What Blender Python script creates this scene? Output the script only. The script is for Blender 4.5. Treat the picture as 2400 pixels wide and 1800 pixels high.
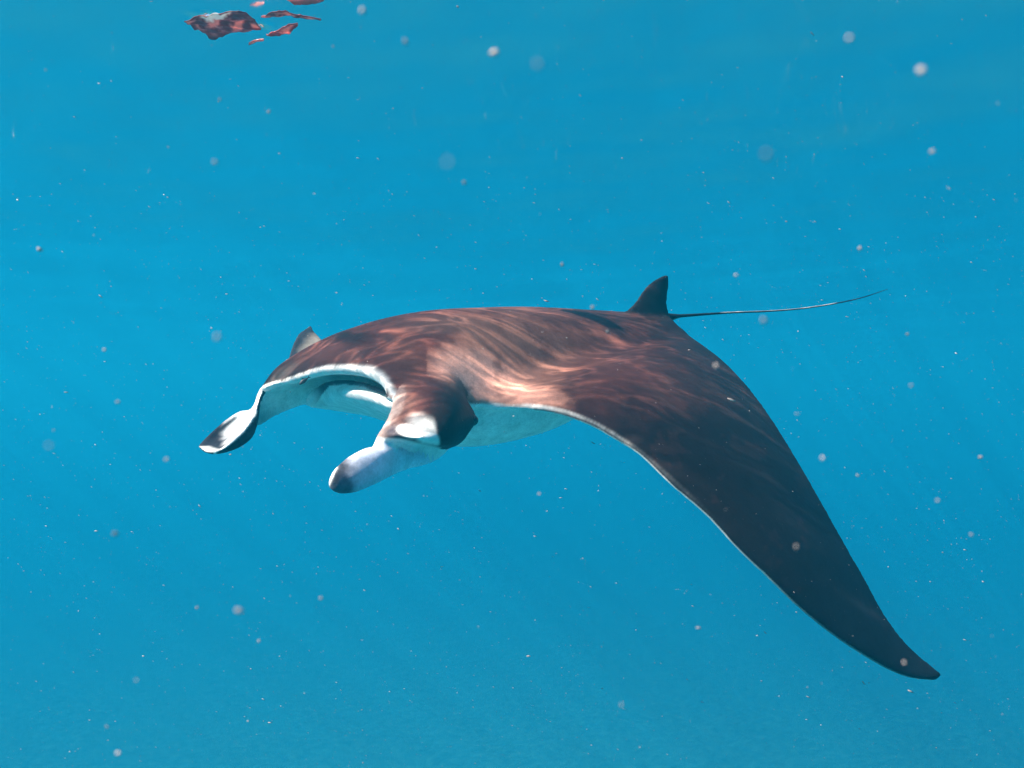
import bpy, bmesh, math, random, os
import numpy as np
from mathutils import Vector, kdtree, noise as mnoise

S = bpy.context.scene
C = S.collection
for o in list(bpy.data.objects):
    bpy.data.objects.remove(o)

# ------------------------------------------------------------------ camera
FPX = 2078.0                      # focal length in photograph pixels (2400 wide)
cam_d = bpy.data.cameras.new('camera')
cam = bpy.data.objects.new('camera', cam_d)
C.objects.link(cam)
cam.location = (0, 0, 0)
cam.rotation_euler = (math.radians(90), 0, 0)
cam_d.sensor_width = 36.0
cam_d.lens = FPX / 2400 * 36
cam_d.clip_start = 0.02
cam_d.clip_end = 2000
cam_d.dof.use_dof = True
cam_d.dof.focus_distance = 3.0
cam_d.dof.aperture_fstop = 9.5    # about 3.3 mm of entrance pupil
cam_d.dof.aperture_blades = 0
S.camera = cam

# ------------------------------------------------------------------ light
SUN_DIR = Vector((-0.66, -0.36, 0.70)).normalized()      # towards the sun
sun_el = math.asin(SUN_DIR.z)
world = bpy.data.worlds.new('World')
S.world = world
world.use_nodes = True
wn = world.node_tree.nodes
wl = world.node_tree.links
bg = wn['Background']
sky = wn.new('ShaderNodeTexSky')
sky.sky_type = 'NISHITA'
sky.sun_disc = False
sky.sun_elevation = sun_el
sky.sun_rotation = math.atan2(SUN_DIR.x, SUN_DIR.y)
wl.new(sky.outputs[0], bg.inputs[0])
bg.inputs[1].default_value = 0.12
sun_d = bpy.data.lights.new('sun', 'SUN')
sun = bpy.data.objects.new('sun', sun_d)
C.objects.link(sun)
sun_d.energy = 5.0
sun_d.angle = math.radians(0.5)
sun_d.color = (1.0, 0.93, 0.83)
sun.rotation_euler = SUN_DIR.to_track_quat('Z', 'Y').to_euler()
S.view_settings.view_transform = 'Standard'
S.view_settings.look = 'None'
S.view_settings.gamma = 1
S.view_settings.use_curve_mapping = False
S.view_settings.exposure = 0.8
S.render.engine = 'CYCLES'
S.cycles.max_bounces = 10
S.cycles.volume_bounces = 4
S.cycles.transparent_max_bounces = 12
S.cycles.use_denoising = True
S.cycles.sample_clamp_indirect = 4.0

SURFACE_Z = 1.4
SEABED_Z = -22.5
WATER_COL = (.005, .312, .500, 1)
WATER_DENSITY = .038
NSNOW = 34000
SPECK_GAIN = .85

# ------------------------------------------------------------------ helpers
rng = np.random.default_rng(7)
random.seed(7)

def P(px, py, d):
    """a point that stands d metres ahead of the camera plane and shows at that place of the photograph"""
    return np.array(((px - 1200) / FPX * d, d, (900 - py) / FPX * d))

def PL(rows):
    return [[P(*q) for q in r] for r in rows]

def mesh_obj(name, verts, faces, mat=None, parent=None, smooth=True):
    me = bpy.data.meshes.new(name)
    me.from_pydata([tuple(v) for v in verts], [], [tuple(f) for f in faces])
    me.update()
    if smooth:
        me.polygons.foreach_set('use_smooth', [True] * len(me.polygons))
    o = bpy.data.objects.new(name, me)
    C.objects.link(o)
    if mat:
        me.materials.append(mat)
    if parent:
        o.parent = parent
    return o

def new_mat(name):
    m = bpy.data.materials.new(name)
    m.use_nodes = True
    m.node_tree.nodes.clear()
    return m, m.node_tree.nodes, m.node_tree.links

def cr(pts, n):
    """Catmull-Rom (centripetal-ish) through pts, n samples, parameter by index"""
    pts = np.asarray(pts, float)
    k = len(pts)
    ext = np.vstack([2 * pts[0] - pts[1], pts, 2 * pts[-1] - pts[-2]])
    out = []
    for t in np.linspace(0, k - 1, n):
        i = min(int(t), k - 2)
        f = t - i
        p0, p1, p2, p3 = ext[i], ext[i + 1], ext[i + 2], ext[i + 3]
        out.append(0.5 * ((2 * p1) + (-p0 + p2) * f + (2 * p0 - 5 * p1 + 4 * p2 - p3) * f * f
                          + (-p0 + 3 * p1 - 3 * p2 + p3) * f ** 3))
    return np.array(out)

def fine_grid(G, ni, nj):
    """G: list of rows of 3d points (equal length) -> (ni, nj, 3)"""
    G = np.array(G, float)
    A = np.stack([cr(G[i], nj) for i in range(len(G))])
    return np.stack([cr(A[:, j], ni) for j in range(nj)], 1)

def grid_faces(ni, nj, off=0, flip=False):
    f = []
    for i in range(ni - 1):
        for j in range(nj - 1):
            a = off + i * nj + j
            q = (a, a + 1, a + nj + 1, a + nj)
            f.append(q[::-1] if flip else q)
    return f

def grid_normals(F):
    du = np.gradient(F, axis=0)
    dv = np.gradient(F, axis=1)
    n = np.cross(du, dv)
    return n / (np.linalg.norm(n, axis=2, keepdims=True) + 1e-9)

def sheet(F, away, T):
    """closed sheet: front grid F, back side pushed by thickness T(i,j) along the normal that looks to 'away'"""
    n = grid_normals(F)
    s = np.sign(np.sum(n * away, axis=2, keepdims=True))
    if s.mean() < 0:
        n = -n
    ni, nj = F.shape[:2]
    B = F + n * T[..., None]
    V = np.vstack([F.reshape(-1, 3), B.reshape(-1, 3)])
    N = ni * nj
    f = grid_faces(ni, nj, 0) + grid_faces(ni, nj, N, True)
    for i in range(ni - 1):
        for j in (0, nj - 1):
            a, b = i * nj + j, (i + 1) * nj + j
            f.append((a, b, b + N, a + N) if j == 0 else (b, a, a + N, b + N))
    for j in range(nj - 1):
        for i in (0, ni - 1):
            a, b = i * nj + j, i * nj + j + 1
            f.append((b, a, a + N, b + N) if i == 0 else (a, b, b + N, a + N))
    return V, f

def loft(sections, capped=True):
    """sections: (n, m, 3) closed polygons"""
    X = np.array(sections)
    n, m = X.shape[:2]
    V = X.reshape(-1, 3)
    f = []
    for i in range(n - 1):
        for j in range(m):
            a, b = i * m + j, i * m + (j + 1) % m
            f.append((a, b, b + m, a + m))
    V = np.vstack([V, X[0].mean(0), X[-1].mean(0)])
    c0, c1 = n * m, n * m + 1
    for j in range(m):
        f.append((c0, (j + 1) % m, j))
        f.append((c1, (n - 1) * m + j, (n - 1) * m + (j + 1) % m))
    return V, f

def closed_cr(poly, n):
    poly = list(poly)
    p = np.array(poly[-2:] + poly + poly[:3], float)
    k = len(poly)
    out = []
    for t in np.linspace(0, k, n, endpoint=False):
        i = int(t); f = t - i
        p0, p1, p2, p3 = p[i + 1], p[i + 2], p[i + 3], p[i + 4]
        out.append(0.5 * ((2 * p1) + (-p0 + p2) * f + (2 * p0 - 5 * p1 + 4 * p2 - p3) * f * f
                          + (-p0 + 3 * p1 - 3 * p2 + p3) * f ** 3))
    return np.array(out)

# ------------------------------------------------------------------ manta ray: frame of its body
H = P(745, 880, 2.8)
b_ax = np.array((.763, .63, .156)); b_ax /= np.linalg.norm(b_ax)          # towards the tail
l_ax = np.array((.64, -.75, -.2)); l_ax -= b_ax * l_ax.dot(b_ax); l_ax /= np.linalg.norm(l_ax)   # its left
u_ax = np.cross(l_ax, b_ax)                                               # its back
def Q(a, l, u):
    return H + a * b_ax + l * l_ax + u * u_ax

# --- the dorsal sheet: far wing, head and back, near wing
stations = []
# far (right) wing: (LE a,l,u) (TE a,l,u) bulge
far = [((.87, -1.72, -.20), (.885, -1.725, -.20), .0),
       ((.76, -1.66, -.24), (.88, -1.66, -.235), .005),
       ((.62, -1.50, -.36), (.92, -1.47, -.32), .01),
       ((.48, -1.15, -.38), (1.05, -1.15, -.30), .03),
       ((.40, -.85, -.30), (1.20, -.80, -.20), .05),
       ((.36, -.60, -.20), (1.42, -.45, -.10), .06)]
VC = np.array([0, .07, .2, .4, .62, .82, 1])
def chord(le, te, bulge, up):
    le, te = np.array(le), np.array(te)
    return [le + (te - le) * v + up * bulge * (1 - (2 * min(1, v ** .75) - 1) ** 2) for v in VC]
for le, te, bu in far:
    stations.append(chord(Q(*le), Q(*te), bu, u_ax))
body_rows = PL([
    [(614, 912, 3.07), (652, 863, 3.10), (728, 820, 3.16), (815, 785, 3.30), (1000, 757, 3.60), (1300, 745, 3.95), (1535, 744, 4.06)],
    [(672, 889, 2.97), (735, 830, 3.01), (812, 774, 3.10), (945, 741, 3.25), (1180, 721, 3.55), (1415, 730, 3.85), (1550, 737, 3.98)],
    [(745, 866, 2.86), (800, 814, 2.91), (900, 757, 3.01), (1040, 725, 3.15), (1240, 724, 3.47), (1435, 731, 3.76), (1562, 738, 3.92)],
    [(820, 862, 2.75), (868, 824, 2.79), (965, 774, 2.90), (1105, 742, 3.08), (1295, 737, 3.40), (1460, 743, 3.70), (1575, 745, 3.88)],
    [(880, 877, 2.65), (925, 853, 2.68), (1015, 812, 2.78), (1145, 785, 3.00), (1335, 770, 3.34), (1483, 761, 3.64), (1583, 752, 3.86)],
    [(917, 915, 2.56), (960, 895, 2.59), (1045, 862, 2.73), (1185, 838, 2.99), (1370, 808, 3.32), (1505, 782, 3.61), (1590, 760, 3.85)],
    [(932, 948, 2.56), (985, 930, 2.59), (1072, 894, 2.75), (1205, 862, 3.00), (1385, 824, 3.32), (1512, 790, 3.61), (1593, 763, 3.85)],
    [(1015, 970, 2.65), (1045, 950, 2.68), (1112, 915, 2.80), (1225, 875, 3.01), (1400, 840, 3.32), (1520, 799, 3.60), (1596, 766, 3.85)],
    [(1112, 962, 2.79), (1142, 947, 2.82), (1200, 928, 2.92), (1310, 898, 3.10), (1437, 856, 3.36), (1537, 812, 3.61), (1603, 774, 3.84)],
])
stations += body_rows
near = [((1145, 957, 2.79), (1612, 782, 3.82), .075),
        ((1180, 951, 2.79), (1622, 790, 3.80), .085),
        ((1271, 954, 2.77), (1660, 817, 3.70), .09),
        ((1350, 973, 2.74), (1700, 849, 3.60), .085),
        ((1430, 1012, 2.71), (1745, 896, 3.48), .075),
        ((1500, 1062, 2.69), (1790, 953, 3.35), .065),
        ((1583, 1131, 2.66), (1837, 1024, 3.23), .05),
        ((1666, 1213, 2.65), (1880, 1096, 3.13), .045),
        ((1753, 1301, 2.64), (1926, 1176, 3.03), .04),
        ((1862, 1411, 2.66), (1979, 1271, 2.94), .03),
        ((1934, 1472, 2.68), (2027, 1355, 2.89), .022),
        ((2006, 1523, 2.70), (2070, 1433, 2.85), .016),
        ((2079, 1567, 2.73), (2118, 1499, 2.82), .010),
        ((2140, 1592, 2.75), (2164, 1543, 2.80), .006),
        ((2203, 1597, 2.77), (2212, 1580, 2.78), .0)]
w_up = np.array((.374, -.404, .50)); w_up /= np.linalg.norm(w_up)
for le, te, bu in near:
    stations.append(chord(P(*le), P(*te), bu, w_up))
nI, nJ = 300, 110
FA = fine_grid(stations, nI, nJ)
ns = len(stations)
jj = np.linspace(0, 1, nJ)
keep = (np.clip(jj / .12, 0, 1) * np.clip((1 - jj) / .1, 0, 1))[None, :, None]
for it in range(260):                     # relax the blend between body and wing, edges stay
    D2 = FA.copy()
    D2[1:-1] = (FA[:-2] + 2 * FA[1:-1] + FA[2:]) / 4
    sp = np.linspace(0, ns - 1, nI)[:, None, None]
    wgt = keep * np.clip((sp - 9.5) / 2, 0, 1) * np.clip((24 - sp) / 4, 0, 1)
    FA = FA + (D2 - FA) * wgt
si = np.linspace(0, ns - 1, nI)[:, None] * np.ones((1, nJ))
vj = np.ones((nI, 1)) * np.linspace(0, 1, nJ)[None]
prof = np.clip(np.sin(np.pi * np.clip(vj ** .6, 0, 1)), 0, 1)
body_w = np.exp(-((si - 9.5) / 3.0) ** 2)
TA = .020 + prof * (.022 + .05 * body_w)
TA *= np.where(si < 6, .9, 1.)
VA, FAf = sheet(FA, -u_ax, TA)

comps = [('disc', VA, FAf)]

# --- near cheek with the eye bulge
ck = PL([
    [(905, 890, 2.70), (950, 862, 2.74), (1000, 846, 2.79), (1050, 848, 2.83), (1088, 875, 2.90)],
    [(919, 930, 2.555), (960, 915, 2.55), (1010, 905, 2.57), (1060, 908, 2.62), (1095, 925, 2.74)],
    [(909, 970, 2.51), (955, 962, 2.48), (1010, 952, 2.48), (1070, 952, 2.53), (1117, 972, 2.68)],
    [(893, 1002, 2.475), (940, 1000, 2.435), (1000, 1000, 2.425), (1065, 1000, 2.48), (1113, 1003, 2.65)],
    [(878, 1030, 2.45), (925, 1022, 2.415), (985, 1030, 2.40), (1048, 1038, 2.46), (1092, 1034, 2.62)],
    [(876, 1042, 2.50), (925, 1038, 2.48), (985, 1044, 2.48), (1036, 1056, 2.55), (1068, 1048, 2.66)],
])
FC = fine_grid(ck, 60, 60)
ci = np.linspace(0, 1, 60)[:, None] * np.ones((1, 60)); cj = ci.T
TC = .02 + .05 * np.sin(np.pi * np.clip(cj ** .7, 0, 1)) * np.sin(np.pi * np.clip(ci, 0, 1)) + .05 * cj * np.sin(np.pi * ci)
comps.append(('cheek', *sheet(FC, np.array((-.1, 1, 0.)), TC)))

# --- far cheek wall inside the mouth hoop
fc = PL([
    [(616, 914, 3.08), (660, 893, 3.06), (712, 872, 3.04), (765, 862, 3.02), (830, 866, 2.95), (885, 884, 2.86)],
    [(612, 930, 3.10), (650, 915, 3.16), (700, 898, 3.22), (760, 885, 3.25), (830, 885, 3.15), (890, 905, 3.0)],
    [(607, 952, 3.12), (640, 940, 3.20), (690, 925, 3.28), (750, 905, 3.32), (830, 905, 3.25), (900, 930, 3.1)],
    [(601, 968, 3.12), (624, 962, 3.20), (668, 950, 3.28), (735, 935, 3.34), (830, 930, 3.3), (910, 960, 3.2)],
    [(598, 1000, 3.10), (618, 994, 3.18), (655, 972, 3.28), (735, 945, 3.36), (830, 940, 3.34), (910, 966, 3.24)],
])
FF = fine_grid(fc, 30, 30)
comps.append(('farcheek', *sheet(FF, np.array((0., 1, 0.)), np.full((30, 30), .022))))

# --- lower jaw
jw = PL([
    [(733, 953, 3.16), (741, 920, 3.12), (762, 897, 3.04), (800, 889, 2.95), (850, 894, 2.86), (900, 912, 2.79), (955, 938, 2.74)],
    [(731, 957, 3.20), (752, 930, 3.14), (772, 907, 3.02), (806, 901, 2.93), (852, 908, 2.84), (905, 928, 2.77), (960, 952, 2.73)],
    [(733, 957, 3.24), (756, 943, 3.19), (780, 924, 2.97), (815, 920, 2.88), (858, 930, 2.79), (910, 950, 2.73), (965, 970, 2.71)],
    [(738, 957, 3.30), (768, 950, 3.16), (800, 944, 3.02), (835, 947, 2.93), (875, 958, 2.86), (925, 975, 2.80), (980, 998, 2.78)],
    [(742, 957, 3.40), (785, 963, 3.36), (825, 970, 3.30), (862, 976, 3.22), (900, 988, 3.12), (950, 1005, 3.02), (1005, 1028, 2.95)],
])
FJ = fine_grid(jw, 40, 60)
comps.append(('jaw', *sheet(FJ, np.array((.3, .8, .5)), np.full((40, 60), .03))))

# --- belly
secs = []
for a, cl, cu, W, top, bot in [(.22, .0, -.06, .18, .03, -.11), (.36, .04, -.08, .28, .04, -.195), (.55, .05, -.08, .33, .05, -.235),
                           (.8, .06, -.08, .34, .05, -.22), (1.05, .05, -.07, .28, .04, -.17), (1.3, .02, -.05, .18, .03, -.10),
                           (1.5, .0, -.03, .09, .02, -.04)]:
    ring = []
    for t in np.linspace(0, 2 * np.pi, 40, endpoint=False):
        u = math.sin(t)
        u = cu + (u * top if u > 0 else -u * bot)
        ring.append(Q(a, cl + W * np.sign(math.cos(t)) * abs(math.cos(t)) ** .9, u))
    secs.append(ring)
SX = np.stack([cr(np.array(secs)[:, j], 50) for j in range(40)], 1)
comps.append(('belly', *loft(SX)))

ring = []
bmx = bmesh.new(); bmesh.ops.create_icosphere(bmx, subdivisions=4, radius=1)
ev = np.array([v.co[:] for v in bmx.verts]) * (.07, .14, .06) + P(1062, 982, 2.86)
ef = [[v.index for v in f.verts] for f in bmx.faces]; bmx.free()
comps.append(('neck', ev, ef))

def blade(path, n=50, m=24, back=.8):
    """flattened tapering blade: path of (px, py, D, half width px, half thickness m)"""
    pth = cr(np.array(path, float), n)
    out = []
    for i in range(n):
        px, py, D, hw, th = pth[i]
        t = pth[min(i + 1, n - 1)][:2] - pth[max(i - 1, 0)][:2]
        t /= np.linalg.norm(t) + 1e-9
        perp = np.array((-t[1], t[0]))
        ring = []
        for k in range(m):
            a = 2 * np.pi * k / m
            c, s = math.cos(a), math.sin(a)
            ring.append(P(px + perp[0] * hw * c, py + perp[1] * hw * c, D + th * s))
        out.append(ring)
    return loft(out)

# --- near cephalic fin (rolled like a horn)
comps.append(('nearlobe', *blade([(1058, 1035, 2.92, 12, .03), (1010, 1064, 2.66, 20, .035), (950, 1070, 2.54, 31, .04),
                                  (898, 1080, 2.44, 42, .04), (852, 1100, 2.37, 44, .035), (815, 1120, 2.32, 39, .03),
                                  (792, 1130, 2.29, 30, .024), (778, 1134, 2.28, 19, .018), (770, 1135, 2.28, 7, .008)])))
# web between the near cheek and its horn
web = PL([
    [(872, 1034, 2.47), (930, 1030, 2.50), (1000, 1040, 2.56), (1045, 1045, 2.64)],
    [(874, 1044, 2.46), (930, 1048, 2.51), (1000, 1064, 2.60), (1048, 1052, 2.70)],
    [(880, 1060, 2.46), (935, 1064, 2.53), (1005, 1078, 2.63), (1052, 1058, 2.76)],
])
comps.append(('web', *sheet(fine_grid(web, 24, 40), np.array((0., 1, 0)), np.full((24, 40), .022))))

# --- far cephalic fin: a gutter open to the upper left
#       top edge            inner hollow         near rim (fold)       outer side          back
lobe_sec = [
    [(612, 905, 3.10), (613, 910, 3.09), (616, 915, 3.07), (621, 925, 3.08), (616, 915, 3.12)],
    [(600, 938, 3.10), (603, 938, 3.09), (607, 938, 3.05), (611, 940, 3.07), (606, 940, 3.12)],
    [(586, 960, 3.10), (590, 964, 3.09), (598, 968, 3.03), (608, 970, 3.05), (598, 968, 3.12)],
    [(565, 964, 3.10), (572, 978, 3.10), (586, 990, 3.00), (602, 1002, 3.03), (586, 985, 3.13)],
    [(540, 978, 3.08), (552, 996, 3.09), (567, 1014, 2.97), (589, 1029, 3.01), (566, 1002, 3.13)],
    [(514, 998, 3.05), (528, 1016, 3.06), (546, 1034, 2.94), (561, 1049, 2.98), (538, 1022, 3.11)],
    [(492, 1018, 3.02), (505, 1031, 3.03), (526, 1049, 2.93), (532, 1060, 2.96), (510, 1040, 3.07)],
    [(475, 1035, 3.00), (486, 1042, 3.00), (504, 1060, 2.93), (505, 1065, 2.95), (488, 1052, 3.03)],
    [(465, 1046, 2.98), (472, 1050, 2.98), (484, 1061, 2.95), (484, 1063, 2.96), (473, 1056, 2.99)],
]
G = []
for k, (t, i_, f_, l_, b_) in enumerate(lobe_sec):
    e = math.sin(math.pi * min(1, (k + .4) / 8.4))
    pts = [P(t[0], t[1], t[2]), P(i_[0], i_[1], i_[2] - .012), P(f_[0] - 2, f_[1] - 2, f_[2]), P(f_[0] + 3 * e, f_[1] + 4 * e, f_[2] + .004), P(*l_),
           P(b_[0] + 2, b_[1] + 2, b_[2] + .02 * e), P(t[0] + 4 * e, t[1] + 2, t[2] + .03)]
    G.append(closed_cr(pts, 30))
G = np.array(G)
GX = np.stack([cr(G[:, j], 60) for j in range(30)], 1)
comps.append(('farlobe', *loft(GX)))

# --- dorsal fin
rows = []
for y, xa, xb in [(750, 1450, 1572), (738, 1458, 1570), (723, 1474, 1566), (708, 1489, 1563), (692, 1499, 1565), (676, 1511, 1567), (661, 1527, 1568), (650, 1546, 1567), (645, 1558, 1566)]:
    ring = []
    for k in range(24):
        t = 2 * np.pi * k / 24
        cx, hw = (xa + xb) / 2, (xb - xa) / 2
        x = cx + hw * math.cos(t)
        ring.append(P(x, y, 3.80 + (x - 1460) / 100 * .08 + .016 * math.sin(t) * (.7 + .5 * (y - 640) / 100)))
    rows.append(ring)
RX = np.stack([cr(np.array(rows)[:, j], 30) for j in range(24)], 1)
comps.append(('dorsal', *loft(RX)))
# --- pelvic fin on the near side, under the tail
pv = PL([[(1520, 755, 3.90), (1550, 765, 3.88), (1590, 790, 3.84), (1622, 800, 3.80)],
         [(1530, 750, 3.93), (1560, 752, 3.93), (1592, 768, 3.91), (1620, 792, 3.86)],
         [(1545, 756, 3.96), (1575, 760, 3.97), (1598, 770, 3.96), (1616, 786, 3.90)]])
comps.append(('pelvic', *sheet(fine_grid(pv, 20, 20), np.array((0., .3, -1)), np.full((20, 20), .018))))
# --- tail root
def tube(path, n, m=12):
    pth = cr(np.array(path, float), n)
    pts = [P(*q[:3]) for q in pth]
    out = []
    for i in range(n):
        t = pts[min(i + 1, n - 1)] - pts[max(i - 1, 0)]
        t /= np.linalg.norm(t)
        s = np.cross(t, (0, 0, 1.)); s /= np.linalg.norm(s)
        w = np.cross(s, t)
        out.append([pts[i] + pth[i][3] * (s * math.cos(a) + w * math.sin(a)) for a in np.linspace(0, 2 * np.pi, m, endpoint=False)])
    return loft(out)
comps.append(('tailroot', *tube([(1490, 752, 3.82, .022), (1530, 747, 3.88, .032), (1562, 745, 3.93, .024), (1585, 742, 3.96, .014), (1600, 740, 3.98, .009)], 20)))

V, F, L = [], [], []
off = 0
for k, (nm, v, f) in enumerate(comps):
    V.append(v)
    F += [tuple(int(i) + off for i in q) for q in f]
    L += [k] * len(v)
    off += len(v)
V = np.vstack(V)
names = [c[0] for c in comps]
raw = mesh_obj('raw', V, F)
if not os.environ.get('RAW'):
    bm = bmesh.new(); bm.from_mesh(raw.data)
    bmesh.ops.recalc_face_normals(bm, faces=bm.faces)
    bm.to_mesh(raw.data); bm.free()
    md = raw.modifiers.new('r', 'REMESH'); md.mode = 'VOXEL'; md.voxel_size = 0.0060; md.adaptivity = 0
    ms = raw.modifiers.new('s', 'SMOOTH'); ms.factor = .5; ms.iterations = 9
    # the head is worked smoother than the rest, so that cheek and back run into each other
    dg = bpy.context.evaluated_depsgraph_get()
    body_me = bpy.data.meshes.new_from_object(raw.evaluated_get(dg))
    nv = len(body_me.vertices)
    co = np.empty(nv * 3); body_me.vertices.foreach_get('co', co); co = co.reshape(-1, 3)
    ed = np.empty(len(body_me.edges) * 2, dtype=np.int64); body_me.edges.foreach_get('vertices', ed); ed = ed.reshape(-1, 2)
    deg = np.bincount(ed.ravel(), minlength=nv)[:, None].astype(float)
    pxx, pyy = 1200 + FPX * co[:, 0] / co[:, 1], 900 - FPX * co[:, 2] / co[:, 1]
    wz = np.clip((pxx - 925) / 30, 0, 1) * np.clip((1270 - pxx) / 90, 0, 1) * np.clip((pyy - 790) / 30, 0, 1) * np.clip((1052 - pyy) / 40, 0, 1)
    wz *= 1 - np.exp(-((pxx - 1118) / 26) ** 2 - np.clip(np.abs(pyy - 985) - 35, 0, None) ** 2 / 25 ** 2)
    wz = np.maximum(wz, .8 * np.exp(-((pxx - 888) ** 2 + (pyy - 1034) ** 2) / 18 ** 2) * (co[:, 1] < 2.7))
    def seg(ax, ay, bx, by, wd):
        t = np.clip(((pxx - ax) * (bx - ax) + (pyy - ay) * (by - ay)) / ((bx - ax) ** 2 + (by - ay) ** 2), 0, 1)
        return np.exp(-((pxx - ax - t * (bx - ax)) ** 2 + (pyy - ay - t * (by - ay)) ** 2) / wd ** 2)
    wz = np.maximum(wz, seg(1300, 862, 1550, 790, 34))
    wz = np.maximum(wz, .9 * seg(1450, 745, 1530, 757, 12))
    kle = kdtree.KDTree(nI - 150)
    for i in range(150, nI):
        kle.insert(FA[i, 0], i)
    kle.balance()
    for i in np.nonzero((pxx > 1250) & (pyy > 900))[0]:
        wz[i] = max(wz[i], .32 * math.exp(-(kle.find(co[i])[2] / .02) ** 2))
    wz = wz[:, None]
    for it in range(70):
        acc = np.zeros_like(co)
        for k in range(3):
            acc[:, k] = np.bincount(ed[:, 0], co[ed[:, 1], k], nv) + np.bincount(ed[:, 1], co[ed[:, 0], k], nv)
        co = co + (acc / deg - co) * wz * .8
    body_me.vertices.foreach_set('co', co.ravel()); body_me.update()
else:
    body_me = raw.data.copy()
bpy.data.objects.remove(raw)
# keep only the large piece(s), add the whip of the tail
bm = bmesh.new(); bm.from_mesh(body_me)
tv, tf = tube([(1575, 741, 3.945, .0085), (1602, 740, 3.98, .0075), (1653, 736.5, 4.05, .0058), (1718, 732.5, 4.15, .0046), (1798, 729.5, 4.3, .0042),
               (1870, 724, 4.4, .0038), (1942, 714, 4.5, .0034), (2015, 699, 4.6, .0028), (2080, 678, 4.7, .0014)], 90, 10)
vs = [bm.verts.new(v) for v in tv]
for q in tf:
    bm.faces.new([vs[i] for i in q])
bm.to_mesh(body_me); bm.free()
body_me.name = 'body'
body_me.polygons.foreach_set('use_smooth', [True] * len(body_me.polygons))
n_tail = len(tv)

# --- colouring of the skin (own pigments, with some water haze painted in)
nv = len(body_me.vertices)
co = np.empty(nv * 3); body_me.vertices.foreach_get('co', co); co = co.reshape(-1, 3)
no = np.array([v.vector[:] for v in body_me.vertex_normals]) if hasattr(body_me, 'vertex_normals') else None
kd = kdtree.KDTree(len(V))
for i, v in enumerate(V):
    kd.insert(v, i)
kd.balance()
lab = np.array([L[kd.find(c)[1]] for c in co])
lab[nv - n_tail:] = names.index('tailroot')
px = 1200 + FPX * co[:, 0] / co[:, 1]
py = 900 - FPX * co[:, 2] / co[:, 1]

def fbm(p, scale, off=0., octv=3):
    out = np.empty(len(p))
    for i, c in enumerate(p):
        out[i] = mnoise.fractal(Vector((c[0] * scale + off, c[1] * scale + 3.1, c[2] * scale - 1.7)), 1.0, 2.0, octv)
    return out
n1 = fbm(co, 9.0)
n2 = fbm(co, 34.0, 11.)
n3 = fbm(co, 3.2, 5.)
def ss(x, a, b):
    t = np.clip((x - a) / (b - a), 0, 1)
    return t * t * (3 - 2 * t)
rel = co - H
la, ll = rel @ b_ax, rel @ l_ax
def nrm():
    return no
nu = no @ u_ax
dark = np.array((.0125, .0085, .009))
brown = np.array((.105, .032, .024))
tan = np.array((.42, .20, .145))
white = np.array((.86, .84, .80))
col = np.tile(dark, (nv, 1))
def put(mask, c):
    global col
    m = np.clip(mask, 0, 1)[:, None]
    col = col * (1 - m) + np.array(c) * m
def blob(x, y, rx, ry, ang=0., soft=.5, wob=.35):
    a = math.radians(ang)
    dx, dy = px - x, py - y
    u = (dx * math.cos(a) + dy * math.sin(a)) / rx
    v = (-dx * math.sin(a) + dy * math.cos(a)) / ry
    r = np.sqrt(u * u + v * v) + wob * n1 * .6 + wob * .3 * n2
    return 1 - ss(r, 1 - soft, 1 + soft)
isd = (lab == names.index('disc'))
wing_n = np.where((px > 1250) & isd, no @ w_up + .22, nu)
top = ss(wing_n, -.25, .15)
# browner back
put(blob(1080, 800, 470, 125, 8, .6), brown * .8)
put(.8 * blob(960, 880, 75, 110, -10, .6), brown * 1.15)
# pale shoulder mark (one of the pair of chevrons)
put(.85 * blob(1170, 850, 150, 95, 12, .55) * (1 - blob(1000, 850, 85, 90, 0, .4)), tan * .5)
put(.95 * blob(1120, 880, 100, 48, 22, .5) * (px > 1000), tan * 1.9)
put(.8 * blob(1200, 925, 110, 26, 6, .6), tan * 1.4)
put(.35 * blob(1250, 790, 160, 60, 10, .7), tan * .5)
put(.5 * blob(950, 830, 45, 60, -20, .8), np.array((.11, .04, .025)))
put(.55 * blob(1050, 760, 100, 22, 0, .7), np.array((.09, .05, .04)))
# faint mottling and streaks on the wing
put(.4 * ss(n1 + .5 * n2, .3, .8) * isd, np.array((.045, .020, .017)))
# white underside
isv = np.isin(lab, [names.index(k) for k in ('belly', 'neck', 'jaw', 'farcheek', 'web')])
isd_or_belly = (lab == names.index('belly')) * 1.
under = np.where(isd, 1 - top, 0)
put(np.clip(under, 0, 1), white)
put(isv * (1 - ss(nu, .0, .25) * isd_or_belly), white)
put((lab == names.index('farcheek')) * ss(py + .35 * (690 - px), 950, 1010) * .75, (.16, .34, .36))  # teal of the water painted in, so the sheet fades out below
# pale margin along the leading edge of the near wing and the upper lip
FAf2 = FA
kd2 = kdtree.KDTree(nI)
for i in range(nI):
    kd2.insert(FA[i, 0], i)
kd2.balance()
edge = np.full(nv, 9.); est = np.zeros(nv)
for i in np.nonzero(isd | (lab == names.index('cheek')))[0]:
    r = kd2.find(co[i]); edge[i] = r[2]; est[i] = r[1]
st = est / (nI - 1) * (ns - 1)
wlip = np.interp(st, [5.5, 6, 7, 8, 9, 10, 11.2, 12.4, 14, 15.3, 17.5, 19, 21, 24, 26, 29], [0, .012, .013, .018, .022, .030, .020, .006, .014, .018, .010, .009, .007, .004, 0, 0])
m = (1 - ss(edge + .006 * n1 + .0035 * n2, wlip * .1, wlip * 1.3 + 1e-4)) * (edge < 1)
put((1 - ss(edge, .007, .017)) * isd * np.interp(px, [1120, 1150, 1280, 1400, 1700], [0, .95, .6, .15, 0]), white * .95)
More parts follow.
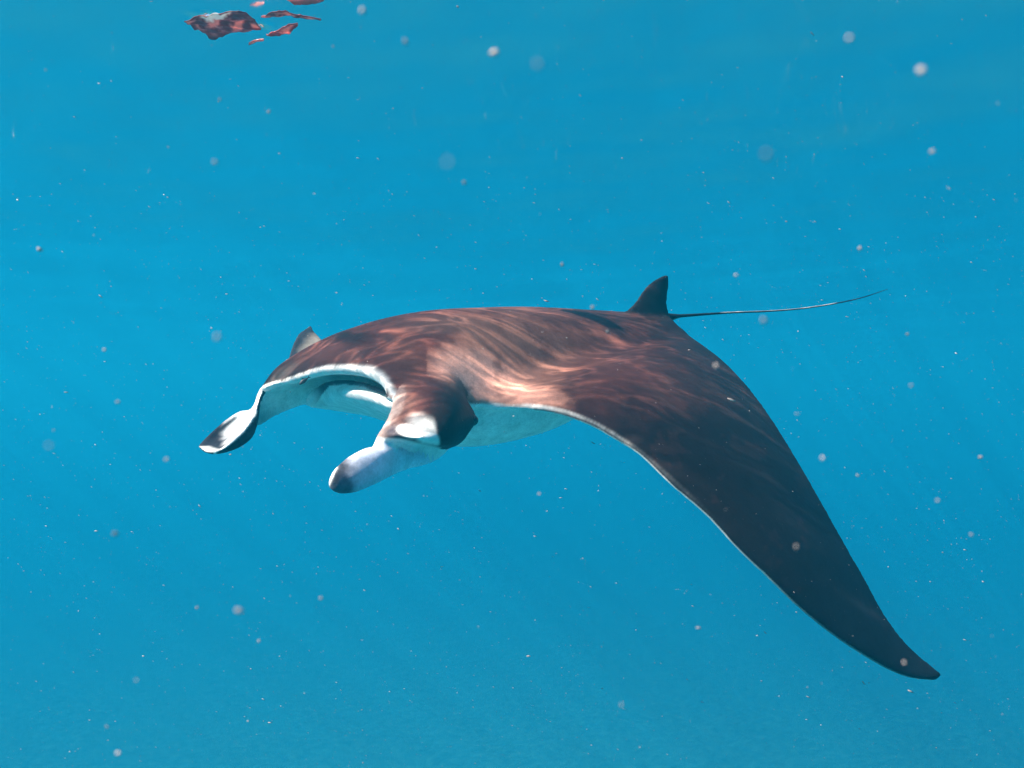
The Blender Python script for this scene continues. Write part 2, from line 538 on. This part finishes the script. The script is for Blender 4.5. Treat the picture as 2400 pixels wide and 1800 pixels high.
put(np.clip(m, 0, 1) ** 1.3 * isd * np.interp(st, [8, 12, 18, 22, 26, 29], [.97, .9, .4, .3, .2, .1]), white * .95)
# cheek: white patch, dark bulb, pale front rim
isc = lab == names.index('cheek')
bk = blob(1075, 975, 75, 90, 0, .35)
put(isc * .8 * bk, dark * .8)
rimx = np.interp(py, [880, 905, 930, 960, 1000, 1035], [893, 914, 920, 912, 893, 876])
m = 1 - ss((px - rimx) + 14 * n1 + 12 * n2, 4, 34)
put(isc * .9 * m, white * .55 + tan * .35)
put(isc * .5 * (1 - ss((px - rimx) + 26 * n1 + 20 * n2, 10, 75)), tan * .7)
put(isc * .9 * blob(925, 1012, 24, 16, 0, .6), (.06, .05, .06))
wp = np.maximum(blob(965, 1012, 32, 15, 12, .35), blob(1005, 1026, 36, 15, 10, .3))
wp = np.maximum(wp, .55 * blob(1000, 1000, 38, 22, 20, .6))
wp *= ss(1038 + .3 * (py - 1030) - px + 9 * n1 + 6 * n2, 0, 14)
put((isc) * wp, white * 1.08)
low = isc * ss(py - np.interp(px, [870, 940, 990, 1033, 1040], [1022, 1024, 1036, 1046, 2000]), 0, 8)
put(low, white * .9)
# horns
isn = lab == names.index('nearlobe')
put(isn * 1., (.74, .75, .86))
put(isn * (1 - ss(px - .25 * (py - 1120) + 9 * n1 + 8 * n2, 812, 850)) * .95, (.02, .02, .028))
put(isn * .55 * ss((py - np.interp(px, [770, 809, 838, 867, 892, 950], [1125, 1085, 1059, 1041, 1038, 1045])) + 10 * n1 + 8 * n2, 14, 30) * (1 - ss(px, 830, 960)) * .8, (.16, .16, .22))
put(isn * ss(781 - px - .4 * (py - 1125), 0, 6), white)
isf = lab == names.index('farlobe')
put(isf * 1., (.03, .03, .04))
# inside of the gutter is white except its tip
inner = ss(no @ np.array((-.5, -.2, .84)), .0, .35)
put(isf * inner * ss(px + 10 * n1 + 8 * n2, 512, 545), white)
foldx = np.interp(py, [915, 938, 968, 990, 1014, 1034, 1049, 1060], [616, 607, 598, 586, 567, 546, 526, 504])
put(isf * (1 - ss(np.abs(px - foldx), 2, 6)) * (py > 960), white * .95)
put(isf * (px < 520) * ss(py - np.interp(px, [465, 490, 520], [1044, 1043, 1052]), 0, 5) * (inner > .3), white * .6)
# lower lip band
isj = lab == names.index('jaw')
ju = np.interp(px, [733, 741, 762, 800, 850, 900, 955], [951, 920, 897, 889, 894, 912, 938])
jl = np.interp(px, [731, 745, 756, 772, 806, 852, 905, 960], [957, 940, 922, 904, 899, 906, 926, 950])
put(isj * (1 - ss(py - (jl - 1 + 1.5 * n2), 0, 4)) * ss(px + .4 * (950 - py), 728, 775), (.085, .08, .095))
put(isj * (1 - ss(np.abs(py - (jl - 3)), 0, 3)) * ss(px, 800, 850) * .4, (.4, .36, .36))
# dark upper side at the far wing tip: pale base, dark tip
isft = isd & (si.max() > 0) & (ll < -1.0)
put(isft * 1., (.10, .04, .034))
put(isft * ss(-ll, 1.35, 1.5), (.035, .034, .04))
put(isft * blob(742, 812, 34, 26, -30, .5), (.36, .30, .24))
for nm_ in ('dorsal', 'pelvic', 'tailroot'):
    put((lab == names.index(nm_)) * 1., dark * .9)
# white thread under the tail
put((np.arange(nv) >= nv - n_tail) * ss(-no[:, 2], .3, .8) * (px > 1690) * (px < 1960), white * .4)
put(isd * (la < 3) * ss(px + .35 * py, 2050, 2500) * .7, (.006, .012, .018))  # blue veil of the water painted into the outer near wing
put((lab == names.index('tailroot')) * blob(1590, 752, 12, 6, -10, .4), (.5, .48, .45))

ca = body_me.color_attributes.new('pigment_haze', 'FLOAT_COLOR', 'POINT')
buf = np.ones((nv, 4)); buf[:, :3] = col
ca.data.foreach_set('color', buf.ravel())

m_skin, n, l = new_mat('manta_skin')
out = n.new('ShaderNodeOutputMaterial'); bs = n.new('ShaderNodeBsdfPrincipled')
at = n.new('ShaderNodeVertexColor'); at.layer_name = 'pigment_haze'
tc = n.new('ShaderNodeTexCoord')
nz = n.new('ShaderNodeTexNoise'); nz.inputs['Scale'].default_value = 140; nz.inputs['Detail'].default_value = 6; nz.inputs['Roughness'].default_value = .7
l.new(tc.outputs['Object'], nz.inputs['Vector'])
mr = n.new('ShaderNodeMapRange'); mr.inputs[1].default_value = .3; mr.inputs[2].default_value = .72; mr.inputs[3].default_value = .82; mr.inputs[4].default_value = 1.18
l.new(nz.outputs[0], mr.inputs[0])
vm = n.new('ShaderNodeVectorMath'); vm.operation = 'SCALE'
nm_z = n.new('ShaderNodeTexNoise'); nm_z.inputs['Scale'].default_value = 17; nm_z.inputs['Detail'].default_value = 9; nm_z.inputs['Roughness'].default_value = .68
l.new(tc.outputs['Object'], nm_z.inputs['Vector'])
mm = n.new('ShaderNodeMapRange'); mm.inputs[1].default_value = .33; mm.inputs[2].default_value = .68; mm.inputs[3].default_value = .80; mm.inputs[4].default_value = 1.20
l.new(nm_z.outputs[0], mm.inputs[0])
mu = n.new('ShaderNodeMath'); mu.operation = 'MULTIPLY'; l.new(mr.outputs[0], mu.inputs[0]); l.new(mm.outputs[0], mu.inputs[1])
l.new(at.outputs[0], vm.inputs[0]); l.new(mu.outputs[0], vm.inputs['Scale'])
# sparse pale flecks of mucus and scars
vo = n.new('ShaderNodeTexVoronoi'); vo.inputs['Scale'].default_value = 46
l.new(tc.outputs['Object'], vo.inputs['Vector'])
fl = n.new('ShaderNodeMapRange'); fl.inputs[1].default_value = .06; fl.inputs[2].default_value = .02; fl.inputs[3].default_value = 0; fl.inputs[4].default_value = .35
l.new(vo.outputs['Distance'], fl.inputs[0])
mx = n.new('ShaderNodeMix'); mx.data_type = 'RGBA'
l.new(fl.outputs[0], mx.inputs[0]); l.new(vm.outputs[0], mx.inputs[6]); mx.inputs[7].default_value = (.35, .3, .27, 1)
l.new(mx.outputs[2], bs.inputs['Base Color'])
bs.inputs['Roughness'].default_value = .5
bs.inputs['IOR'].default_value = 1.2
bs.inputs['Subsurface Weight'].default_value = 0
nb = n.new('ShaderNodeTexNoise'); nb.inputs['Scale'].default_value = 60; nb.inputs['Detail'].default_value = 5
l.new(tc.outputs['Object'], nb.inputs['Vector'])
bp = n.new('ShaderNodeBump'); bp.inputs['Strength'].default_value = .2; bp.inputs['Distance'].default_value = .004
l.new(nb.outputs[0], bp.inputs['Height']); l.new(bp.outputs[0], bs.inputs['Normal'])
l.new(bs.outputs[0], out.inputs[0])

manta = bpy.data.objects.new('manta_ray', None)
C.objects.link(manta)
manta.location = tuple(Q(.8, 0, -.28))
manta['label'] = 'large dark brown manta ray with open mouth, curled head fins and a drooping near wing'
manta['category'] = 'manta ray'
body = bpy.data.objects.new('body', body_me)
C.objects.link(body)
body_me.materials.append(m_skin)
body.parent = manta
body.location = -manta.location

def simple_mat(name, c, rough=.5, **kw):
    m, n, l = new_mat(name)
    o = n.new('ShaderNodeOutputMaterial'); b = n.new('ShaderNodeBsdfPrincipled')
    t = n.new('ShaderNodeTexCoord'); z = n.new('ShaderNodeTexNoise'); z.inputs['Scale'].default_value = 120
    l.new(t.outputs['Object'], z.inputs['Vector'])
    r = n.new('ShaderNodeMapRange'); r.inputs[3].default_value = .7; r.inputs[4].default_value = 1.3
    l.new(z.outputs[0], r.inputs[0])
    v = n.new('ShaderNodeVectorMath'); v.operation = 'SCALE'; v.inputs[0].default_value = c
    l.new(r.outputs[0], v.inputs['Scale']); l.new(v.outputs[0], b.inputs['Base Color'])
    b.inputs['Roughness'].default_value = rough
    for k, x in kw.items():
        b.inputs[k].default_value = x
    l.new(b.outputs[0], o.inputs[0])
    return m

# eyes, one on either side of the head
m_eye = simple_mat('eye_black', (.008, .008, .01), .12)
def ball(name, c, r, mat, parent, sc=(1, 1, 1), seg=20):
    bm = bmesh.new(); bmesh.ops.create_uvsphere(bm, u_segments=seg, v_segments=seg // 2, radius=r)
    for v in bm.verts:
        v.co = Vector((v.co.x * sc[0], v.co.y * sc[1], v.co.z * sc[2]))
    me = bpy.data.meshes.new(name); bm.to_mesh(me); bm.free()
    me.polygons.foreach_set('use_smooth', [True] * len(me.polygons)); me.materials.append(mat)
    o = bpy.data.objects.new(name, me); C.objects.link(o); o.parent = parent
    o.location = Vector(c) - (parent.location if parent else Vector((0, 0, 0)))
    return o
ball('eye', P(1108, 985, 2.655), .017, m_eye, manta)
ball('eye', P(720, 840, 3.30), .017, m_eye, manta)

# pilot fish
m_fish = simple_mat('fish_dark', (.03, .035, .04), .4)
fish = bpy.data.objects.new('small_fish', None); C.objects.link(fish)
fish.location = P(712, 893, 2.72)
fish.rotation_euler = (0, math.radians(-38), math.radians(12))
fish['label'] = 'tiny dark fish hovering inside the open mouth of the ray'
fish['category'] = 'fish'
fs = []
for x, r in [(-.017, .0012), (-.012, .0042), (-.004, .0062), (.004, .0055), (.011, .003), (.016, .0012)]:
    fs.append([(x, .45 * r * math.cos(a), r * math.sin(a)) for a in np.linspace(0, 2 * math.pi, 12, endpoint=False)])
fv, ff = loft(fs)
mesh_obj('body', fv, ff, m_fish, fish)
tvv = [(.014, .0006, 0), (.024, .0003, .0055), (.020, .0003, 0), (.024, .0003, -.0055), (.014, -.0006, 0), (.024, -.0003, .0055), (.020, -.0003, 0), (.024, -.0003, -.0055)]
mesh_obj('tail_fin', tvv, [(0, 1, 2), (0, 2, 3), (4, 6, 5), (4, 7, 6), (0, 4, 5, 1), (1, 5, 6, 2), (2, 6, 7, 3), (3, 7, 4, 0)], m_fish, fish, False)
mesh_obj('dorsal_fin', [(-.006, 0, .005), (.002, 0, .0095), (.008, 0, .004), (-.006, .0008, .004), (.008, .0008, .003)], [(0, 1, 2), (0, 3, 1), (1, 4, 2), (0, 2, 4, 3)], m_fish, fish, False)

# ==WATER==
# ------------------------------------------------------------------ seabed of pale sand
m_sand, n, l = new_mat('algae_covered_sand')
o_ = n.new('ShaderNodeOutputMaterial'); b_ = n.new('ShaderNodeBsdfPrincipled'); t_ = n.new('ShaderNodeTexCoord')
z_ = n.new('ShaderNodeTexNoise'); z_.inputs['Scale'].default_value = .5; z_.inputs['Detail'].default_value = 8
l.new(t_.outputs['Object'], z_.inputs['Vector'])
r_ = n.new('ShaderNodeValToRGB')
r_.color_ramp.elements[0].position = .3; r_.color_ramp.elements[0].color = (.10, .56, .42, 1)
r_.color_ramp.elements[1].position = .7; r_.color_ramp.elements[1].color = (.12, .60, .46, 1)
l.new(z_.outputs[0], r_.inputs[0]); l.new(r_.outputs[0], b_.inputs['Base Color'])
b_.inputs['Roughness'].default_value = .9
l.new(b_.outputs[0], o_.inputs[0])
HALF = 320
sn = 80
gx = np.linspace(-HALF, HALF, sn)
sv = [(x, y, SEABED_Z + .25 * mnoise.noise(Vector((x * .05, y * .05, 0)))) for x in gx for y in gx]
seabed = mesh_obj('seabed', sv, grid_faces(sn, sn, 0, True), m_sand)
seabed['kind'] = 'structure'

# ------------------------------------------------------------------ water surface with its waves
NW = 620
KX = 7.6
uu = np.linspace(-1, 1, NW)
wx = HALF * np.sinh(KX * uu) / math.sinh(KX)
WC = (-.95, 3.1)
X, Y = np.meshgrid(wx + WC[0], wx + WC[1], indexing='ij')
dist = np.hypot(X - WC[0], Y - WC[1])
Z = np.zeros_like(X)
wr = np.random.default_rng(3)
for lam, slope in [(6.0, .05), (3.7, .05), (2.3, .05), (1.5, .05), (1.0, .045), (.7, .04), (.48, .04), (.33, .03), (.23, .03)]:
    for k in range(3):
        th = wr.normal(.35, .7)
        kx, ky = math.cos(th) * 2 * math.pi / lam, math.sin(th) * 2 * math.pi / lam
        fade = np.clip(1.4 - dist / (lam * 14), 0, 1)
        Z += slope * .26 * lam / (2 * math.pi) * np.sin(kx * X + ky * Y + wr.uniform(0, 6.3)) * fade
# one short steep wavelet: its flank mirrors the ray below it
def wavelet(cx, cy, rx, ry, sx, sy, rough):
    dx, dy = X - cx, Y - cy
    win = np.exp(-(np.abs(dx) / rx) ** 3 - (np.abs(dy) / ry) ** 3)
    rip = np.zeros_like(dx)
    for q in range(9):
        kk, th = wr.uniform(28, 95), wr.normal(1.15, .55)
        rip += rough / kk * np.sin(kk * (math.cos(th) * dx + math.sin(th) * dy) + wr.uniform(0, 6.3))
    return (sx * dx + sy * dy + rip) * win
def on_surface(px_, py_):
    d = SURFACE_Z / ((900 - py_) / FPX)
    return (px_ - 1200) / FPX * d, d
WAVELETS = [(478, 40, .05, .05, .37, -.20, .05), (600, 60, .05, .03, .36, -.20, .04)]
for (a_, c_, rx_, ry_, sx_, sy_, q_) in WAVELETS:
    cx_, cy_ = on_surface(a_, c_)
    Z += wavelet(cx_, cy_, rx_, ry_, sx_, sy_, q_)
Z += SURFACE_Z
wv = np.stack([X, Y, Z], -1).reshape(-1, 3)
me = bpy.data.meshes.new('water_surface')
me.vertices.add(NW * NW); me.vertices.foreach_set('co', wv.ravel())
idx = np.arange(NW * NW).reshape(NW, NW)
fa = np.stack([idx[:-1, :-1], idx[1:, :-1], idx[1:, 1:], idx[:-1, 1:]], -1).reshape(-1, 4)
me.loops.add(len(fa) * 4); me.loops.foreach_set('vertex_index', fa.ravel())
me.polygons.add(len(fa)); me.polygons.foreach_set('loop_start', np.arange(len(fa)) * 4)
me.polygons.foreach_set('use_smooth', [True] * len(fa))
me.update(calc_edges=True); me.validate()
water = bpy.data.objects.new('water_surface', me); C.objects.link(water)
water['kind'] = 'structure'

m_wat, n, l = new_mat('water_surface')
out = n.new('ShaderNodeOutputMaterial'); mix = n.new('ShaderNodeMixShader')
gl = n.new('ShaderNodeBsdfGlossy'); gl.inputs['Roughness'].default_value = .10; gl.inputs['Color'].default_value = (.96, .98, 1, 1)
tr = n.new('ShaderNodeBsdfTransparent')
geo = n.new('ShaderNodeNewGeometry')
dot = n.new('ShaderNodeVectorMath'); dot.operation = 'DOT_PRODUCT'
l.new(geo.outputs['Normal'], dot.inputs[0]); l.new(geo.outputs['Incoming'], dot.inputs[1])
ab = n.new('ShaderNodeMath'); ab.operation = 'ABSOLUTE'; l.new(dot.outputs['Value'], ab.inputs[0])
mr = n.new('ShaderNodeMapRange'); mr.inputs[1].default_value = .60; mr.inputs[2].default_value = .66      # beyond the critical angle the surface is a mirror
mr.inputs[3].default_value = 1; mr.inputs[4].default_value = .04
l.new(ab.outputs[0], mr.inputs[0]); l.new(mr.outputs[0], mix.inputs[0])
l.new(tr.outputs[0], mix.inputs[1]); l.new(gl.outputs[0], mix.inputs[2]); l.new(mix.outputs[0], out.inputs[0])
# caustic lines are painted by noise into the tint of the light let through
tc = n.new('ShaderNodeTexCoord')
mp0 = n.new('ShaderNodeMapping'); mp0.inputs['Rotation'].default_value = (0, 0, math.radians(-20))
mp = n.new('ShaderNodeMapping'); mp.inputs['Scale'].default_value = (.72, 1.7, 1)
l.new(tc.outputs['Object'], mp0.inputs[0]); l.new(mp0.outputs[0], mp.inputs[0])
wp_ = n.new('ShaderNodeTexNoise'); wp_.inputs['Scale'].default_value = 2.6; wp_.inputs['Detail'].default_value = 2
l.new(mp.outputs[0], wp_.inputs['Vector'])
sc = n.new('ShaderNodeVectorMath'); sc.operation = 'MULTIPLY_ADD'; sc.inputs[1].default_value = (.8, .55, 0)
l.new(wp_.outputs['Color'], sc.inputs[0]); l.new(mp.outputs[0], sc.inputs[2])
def ridge(scale, pw, w):
    z = n.new('ShaderNodeTexNoise'); z.noise_dimensions = '4D'; z.inputs['W'].default_value = w
    z.inputs['Scale'].default_value = scale; z.inputs['Detail'].default_value = 1.2
    l.new(sc.outputs[0], z.inputs['Vector'])
    a = n.new('ShaderNodeMath'); a.operation = 'MULTIPLY_ADD'; a.inputs[1].default_value = 2; a.inputs[2].default_value = -1
    l.new(z.outputs[0], a.inputs[0])
    b = n.new('ShaderNodeMath'); b.operation = 'ABSOLUTE'; l.new(a.outputs[0], b.inputs[0])
    c = n.new('ShaderNodeMath'); c.operation = 'SUBTRACT'; c.inputs[0].default_value = 1; l.new(b.outputs[0], c.inputs[1])
    d = n.new('ShaderNodeMath'); d.operation = 'POWER'; d.inputs[1].default_value = pw; l.new(c.outputs[0], d.inputs[0])
    return d.outputs[0]
def broken(sock, w, lo, hi):
    z = n.new('ShaderNodeTexNoise'); z.noise_dimensions = '4D'; z.inputs['W'].default_value = w; z.inputs['Scale'].default_value = 4.5; z.inputs['Detail'].default_value = 2
    l.new(tc.outputs['Object'], z.inputs['Vector'])
    m_ = n.new('ShaderNodeMapRange'); m_.inputs[1].default_value = lo; m_.inputs[2].default_value = hi
    l.new(z.outputs[0], m_.inputs[0])
    k_ = n.new('ShaderNodeMath'); k_.operation = 'MULTIPLY'; l.new(sock, k_.inputs[0]); l.new(m_.outputs[0], k_.inputs[1])
    return k_.outputs[0]
r1, r2 = broken(ridge(4.3, 40, 1.3), 2.2, .38, .62), broken(ridge(9.5, 34, 4.1), 7.7, .42, .62)
big = n.new('ShaderNodeTexNoise'); big.inputs['Scale'].default_value = 2.2; big.inputs['Detail'].default_value = 1
l.new(tc.outputs['Object'], big.inputs['Vector'])
bm_ = n.new('ShaderNodeMapRange'); bm_.inputs[1].default_value = .38; bm_.inputs[2].default_value = .66; bm_.inputs[3].default_value = .75; bm_.inputs[4].default_value = 1.45
l.new(big.outputs[0], bm_.inputs[0])
a1 = n.new('ShaderNodeMath'); a1.operation = 'MULTIPLY_ADD'; a1.inputs[1].default_value = 4.2; a1.inputs[2].default_value = .88; l.new(r1, a1.inputs[0])
a2 = n.new('ShaderNodeMath'); a2.operation = 'MULTIPLY_ADD'; a2.inputs[1].default_value = 4.6; l.new(r2, a2.inputs[0]); l.new(a1.outputs[0], a2.inputs[2])
a3 = n.new('ShaderNodeMath'); a3.operation = 'MULTIPLY'; l.new(a2.outputs[0], a3.inputs[0]); l.new(bm_.outputs[0], a3.inputs[1])
cc = n.new('ShaderNodeCombineXYZ')
for i in range(3):
    l.new(a3.outputs[0], cc.inputs[i])
l.new(cc.outputs[0], tr.inputs[0])
me.materials.append(m_wat)

# ------------------------------------------------------------------ the body of water itself
m_haze, n, l = new_mat('sea_water')
out = n.new('ShaderNodeOutputMaterial'); pv_ = n.new('ShaderNodeVolumePrincipled')
pv_.inputs['Color'].default_value = WATER_COL
pv_.inputs['Density'].default_value = WATER_DENSITY
pv_.inputs['Anisotropy'].default_value = .12
pv_.inputs['Absorption Color'].default_value = (0, 0, 0, 1)
l.new(pv_.outputs[0], out.inputs['Volume'])
bm = bmesh.new(); bmesh.ops.create_cube(bm, size=2)
for v in bm.verts:
    v.co = Vector((v.co.x * (HALF - 4), v.co.y * (HALF - 4), (SURFACE_Z + .35) if v.co.z > 0 else SEABED_Z - 1.0))
me = bpy.data.meshes.new('haze'); bm.to_mesh(me); bm.free(); me.materials.append(m_haze)
haze = bpy.data.objects.new('haze', me); C.objects.link(haze); haze['kind'] = 'stuff'

# ------------------------------------------------------------------ added sheets, coloured as broken reflections of the ray in the surface
m_reflection, n, l = new_mat('reflection_tint')
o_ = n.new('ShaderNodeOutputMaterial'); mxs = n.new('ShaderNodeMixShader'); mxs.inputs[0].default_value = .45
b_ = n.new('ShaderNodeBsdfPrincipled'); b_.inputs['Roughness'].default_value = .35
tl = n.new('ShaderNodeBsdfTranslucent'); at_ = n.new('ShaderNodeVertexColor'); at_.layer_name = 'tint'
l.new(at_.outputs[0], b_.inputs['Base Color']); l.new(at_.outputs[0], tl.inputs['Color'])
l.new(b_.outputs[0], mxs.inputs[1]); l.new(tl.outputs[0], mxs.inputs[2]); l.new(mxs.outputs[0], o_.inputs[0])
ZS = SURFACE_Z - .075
def reflection_sheet(upper, lower, label, pale, seed, depth=0.):
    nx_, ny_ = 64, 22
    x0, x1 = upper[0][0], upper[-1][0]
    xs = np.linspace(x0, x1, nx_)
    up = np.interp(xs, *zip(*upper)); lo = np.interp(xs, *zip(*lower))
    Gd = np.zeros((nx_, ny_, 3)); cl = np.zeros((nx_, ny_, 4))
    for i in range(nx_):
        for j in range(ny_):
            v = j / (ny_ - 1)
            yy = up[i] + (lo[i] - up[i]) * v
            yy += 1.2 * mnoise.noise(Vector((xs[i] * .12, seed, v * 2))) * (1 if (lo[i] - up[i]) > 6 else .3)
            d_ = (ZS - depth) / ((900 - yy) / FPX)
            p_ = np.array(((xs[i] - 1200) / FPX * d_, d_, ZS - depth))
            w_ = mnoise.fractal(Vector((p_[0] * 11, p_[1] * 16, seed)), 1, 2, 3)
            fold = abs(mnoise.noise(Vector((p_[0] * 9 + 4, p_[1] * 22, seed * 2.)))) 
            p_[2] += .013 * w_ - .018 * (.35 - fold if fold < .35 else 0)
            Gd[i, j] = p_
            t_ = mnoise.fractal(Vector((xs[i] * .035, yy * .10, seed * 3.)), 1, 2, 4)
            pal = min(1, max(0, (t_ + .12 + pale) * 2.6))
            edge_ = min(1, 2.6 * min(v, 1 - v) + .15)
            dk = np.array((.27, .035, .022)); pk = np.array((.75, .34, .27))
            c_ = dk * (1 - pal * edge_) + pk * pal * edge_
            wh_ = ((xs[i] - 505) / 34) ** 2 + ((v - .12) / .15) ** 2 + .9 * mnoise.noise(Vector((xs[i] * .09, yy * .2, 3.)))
            if seed == 1 and wh_ < 1:  # bright glint painted into the largest sheet
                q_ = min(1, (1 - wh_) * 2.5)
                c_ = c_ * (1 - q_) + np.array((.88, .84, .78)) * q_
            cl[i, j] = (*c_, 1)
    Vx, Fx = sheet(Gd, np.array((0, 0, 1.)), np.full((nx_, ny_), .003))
    o = mesh_obj('painted_reflection', Vx, Fx, m_reflection)
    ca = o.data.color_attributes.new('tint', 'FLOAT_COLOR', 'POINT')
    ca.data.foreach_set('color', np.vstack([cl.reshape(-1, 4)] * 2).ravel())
    o['label'] = label; o['category'] = 'reflection_sheet'; o['group'] = 'painted reflections of the ray at the water surface'
reflection_sheet([(432, 44), (455, 41), (475, 37), (500, 30), (530, 24), (560, 21), (575, 27), (590, 41), (612, 61)],
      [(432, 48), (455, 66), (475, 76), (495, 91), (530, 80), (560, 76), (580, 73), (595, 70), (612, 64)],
      'largest red-brown painted reflection of the ray with a white glint, at the surface', 0., 1)
reflection_sheet([(612, 41), (630, 29), (645, 23), (670, 25), (690, 33), (720, 37), (752, 40)],
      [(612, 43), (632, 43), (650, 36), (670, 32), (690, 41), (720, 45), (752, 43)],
      'long thin wavy reddish strip of painted reflection beside the largest one', .05, 4)
reflection_sheet([(624, 81), (650, 67), (675, 57), (698, 58)], [(624, 83), (650, 81), (675, 74), (698, 62)],
      'small dark spindle shaped painted reflection with an orange side, below the wavy strip', .1, 7)
reflection_sheet([(672, -24), (690, -30), (720, -30), (750, -30), (790, -20)], [(672, -8), (690, 6), (720, 10), (750, 4), (790, -16)],
      'pale pinkish painted reflection cut off by the top edge of the picture', 1.0, 9)
reflection_sheet([(583, 99), (600, 93), (618, 91)], [(583, 102), (600, 99), (618, 95)],
      'tiniest faint reddish sliver of painted reflection under the largest one', .1, 12)

# ------------------------------------------------------------------ drifting particles
m_snow = simple_mat('plankton', (.34, .28, .26), .7)
def fleck(r, el=1.0):
    bm = bmesh.new(); bmesh.ops.create_icosphere(bm, subdivisions=1, radius=r)
    for v in bm.verts:
        v.co *= 1 + .35 * random.uniform(-1, 1)
        v.co.x *= el
    return bm
fk = []
for k in range(8):
    bm = fleck(1.0, [1, 1.3, 1, 2.2, 5.5, 1.2, 3.2, 1.6][k])
    fk.append((np.array([v.co[:] for v in bm.verts]), [[v.index for v in f.verts] for f in bm.faces])); bm.free()
sv, sf, off = [], [], 0
pr = np.random.default_rng(11)
for k in range(NSNOW):
    p = np.array((pr.uniform(-4.5, 4.5), pr.uniform(.25, 6.5), pr.uniform(-3.2, SURFACE_Z - .1)))
    if abs(p[0]) > p[1] * .66 or abs(p[2]) > p[1] * .5:
        continue
    r = .00025 * math.exp(pr.normal(0, .5)) * (1 + .28 * p[1])
    v, f = fk[k % 8]
    ang = pr.uniform(-.9, .1)
    ca_, sa_ = math.cos(ang), math.sin(ang)
    q = v * r
    q = np.stack([q[:, 0] * ca_ - q[:, 2] * sa_, q[:, 1], q[:, 0] * sa_ + q[:, 2] * ca_], 1) + p
    sv.append(q); sf += [[i + off for i in t] for t in f]; off += len(v)
snow = mesh_obj('marine_snow', np.vstack(sv), sf, m_snow)
snow['kind'] = 'stuff'

SPECKS = [(560, 1431, 10, .75), (1158, 123, 10, .6), (2160, 165, 13, .6), (2185, 355, 8, .4), (510, 790, 12, .32), (1790, 751, 10, .5), (1796, 362, 19, .14),
          (1990, 90, 13, .2), (1048, 380, 20, .08), (1678, 857, 8, .35), (950, 97, 9, .5), (1260, 150, 18, .1), (1389, 720, 5, .8), (1317, 620, 4, .8),
          (2015, 582, 5, .9), (630, 262, 5, .7), (93, 585, 4.5, .9), (245, 820, 5, .6), (270, 1250, 8, .35), (752, 1402, 6, .4), (276, 942, 6, .5),
          (277, 1765, 8, .3), (1264, 1157, 5, .35), (1457, 1653, 8, .2), (2119, 1553, 8, .2), (1866, 1281, 9, .3), (1088, 428, 6, .45), (2127, 783, 4, .7),
          (1928, 1074, 8, .22), (2276, 1253, 6, .3), (2135, 903, 7, .25), (2298, 1071, 4, .7), (2197, 1173, 7, .25), (850, 25, 10, .3), (504, 380, 9, .3),
          (515, 233, 5, .5), (1424, 777, 4, .8), (115, 1045, 14, .12), (390, 1077, 7, .3), (1725, 645, 6, .4), (462, 1424, 5, .5), (607, 1502, 5, .3), (320, 1594, 8, .15)]
SPECK_LABELS = ['pale grey speck alone in open water below the far head fin',
    'rosy blurred speck near the top edge, right of the orange surface reflection',
    'brightest pale blurred disc in the upper right open water',
    'small blurred speck below the brightest upper right disc',
    'hazy oval blob left of the far wing tip behind the head',
    'soft pale disc just below the whip tail of the ray',
    'large very faint disc high above the dorsal fin',
    'faint wide blob near the top edge, left of the upper right corner',
    'very faint large blob in the open water above the head',
    'reddish blurred speck on the back edge of the near wing',
    'small speck near the top edge between surface reflection and rosy speck',
    'wide faint blob just right of the rosy speck near the top',
    'tiny bright speck touching the outline of the back',
    'tiny bright speck in open water above the middle of the back',
    'small orange tinted speck in open water above the tip of the whip tail',
    'tiny pale speck high up below the surface reflection',
    'small bright orange tinted speck near the left edge',
    'small pale speck at left, level with the far wing tip',
    'faint pale speck in the lower left open water',
    'pale speck below the head, level with the lowest wing part',
    'small faint speck left of the far head fin',
    'faint elongated speck near the bottom left edge',
    'faint speck in the water below the belly of the ray',
    'faint speck near the bottom middle of the picture',
    'faint pale speck over the tip of the near wing',
    'faint reddish speck over the lower half of the near wing',
    'elongated upright speck in open water above the head',
    'tiny speck at the right, above the far end of the wing',
    'faint upright speck just right of the middle of the near wing',
    'faint blurred speck near the right edge beside the lower wing',
    'faint speck right of the upper wing in open water',
    'tiny orange speck at the right edge of the open water',
    'blurred faint speck in open water right of the lower wing',
    'rosy faint blob at the top edge beside the surface reflection',
    'faint blurred blob in the water above the far wing tip',
    'small pale speck directly below the orange surface reflection',
    'tiny reddish speck on the back in front of the dorsal fin',
    'very faint wide blob left of the far head fin tip',
    'small faint speck lower left of the far head fin tip',
    'small speck in open water above and right of the dorsal fin',
    'small speck left of the pale grey speck in the lower left',
    'small faint speck lower right of the pale grey speck',
    'very faint speck at the far lower left']
proto_me = []
for k in range(5):
    bm = fleck(1.0, random.choice([1, 1.25, 1.6])); bmesh.ops.subdivide_edges(bm, edges=bm.edges, cuts=1, smooth=.6)
    me = bpy.data.meshes.new('plankton_speck'); bm.to_mesh(me); bm.free()
    me.polygons.foreach_set('use_smooth', [True] * len(me.polygons)); me.materials.append(m_snow); proto_me.append(me)
for k, (x_, y_, r_, al) in enumerate(SPECKS):
    D_ = 1 / (2 * r_ / (FPX * .0033) + 1 / 3)
    o = bpy.data.objects.new('plankton_speck', proto_me[k % 5]); C.objects.link(o)
    o.location = P(x_, y_, D_)
    s_ = math.sqrt(al) * r_ * D_ / FPX * SPECK_GAIN
    o.scale = (s_, s_, s_); o.rotation_euler = (random.uniform(0, 6), random.uniform(0, 6), random.uniform(0, 6))
    o['label'] = SPECK_LABELS[k]
    o['category'] = 'plankton'; o['group'] = 'specks of plankton drifting in the water'
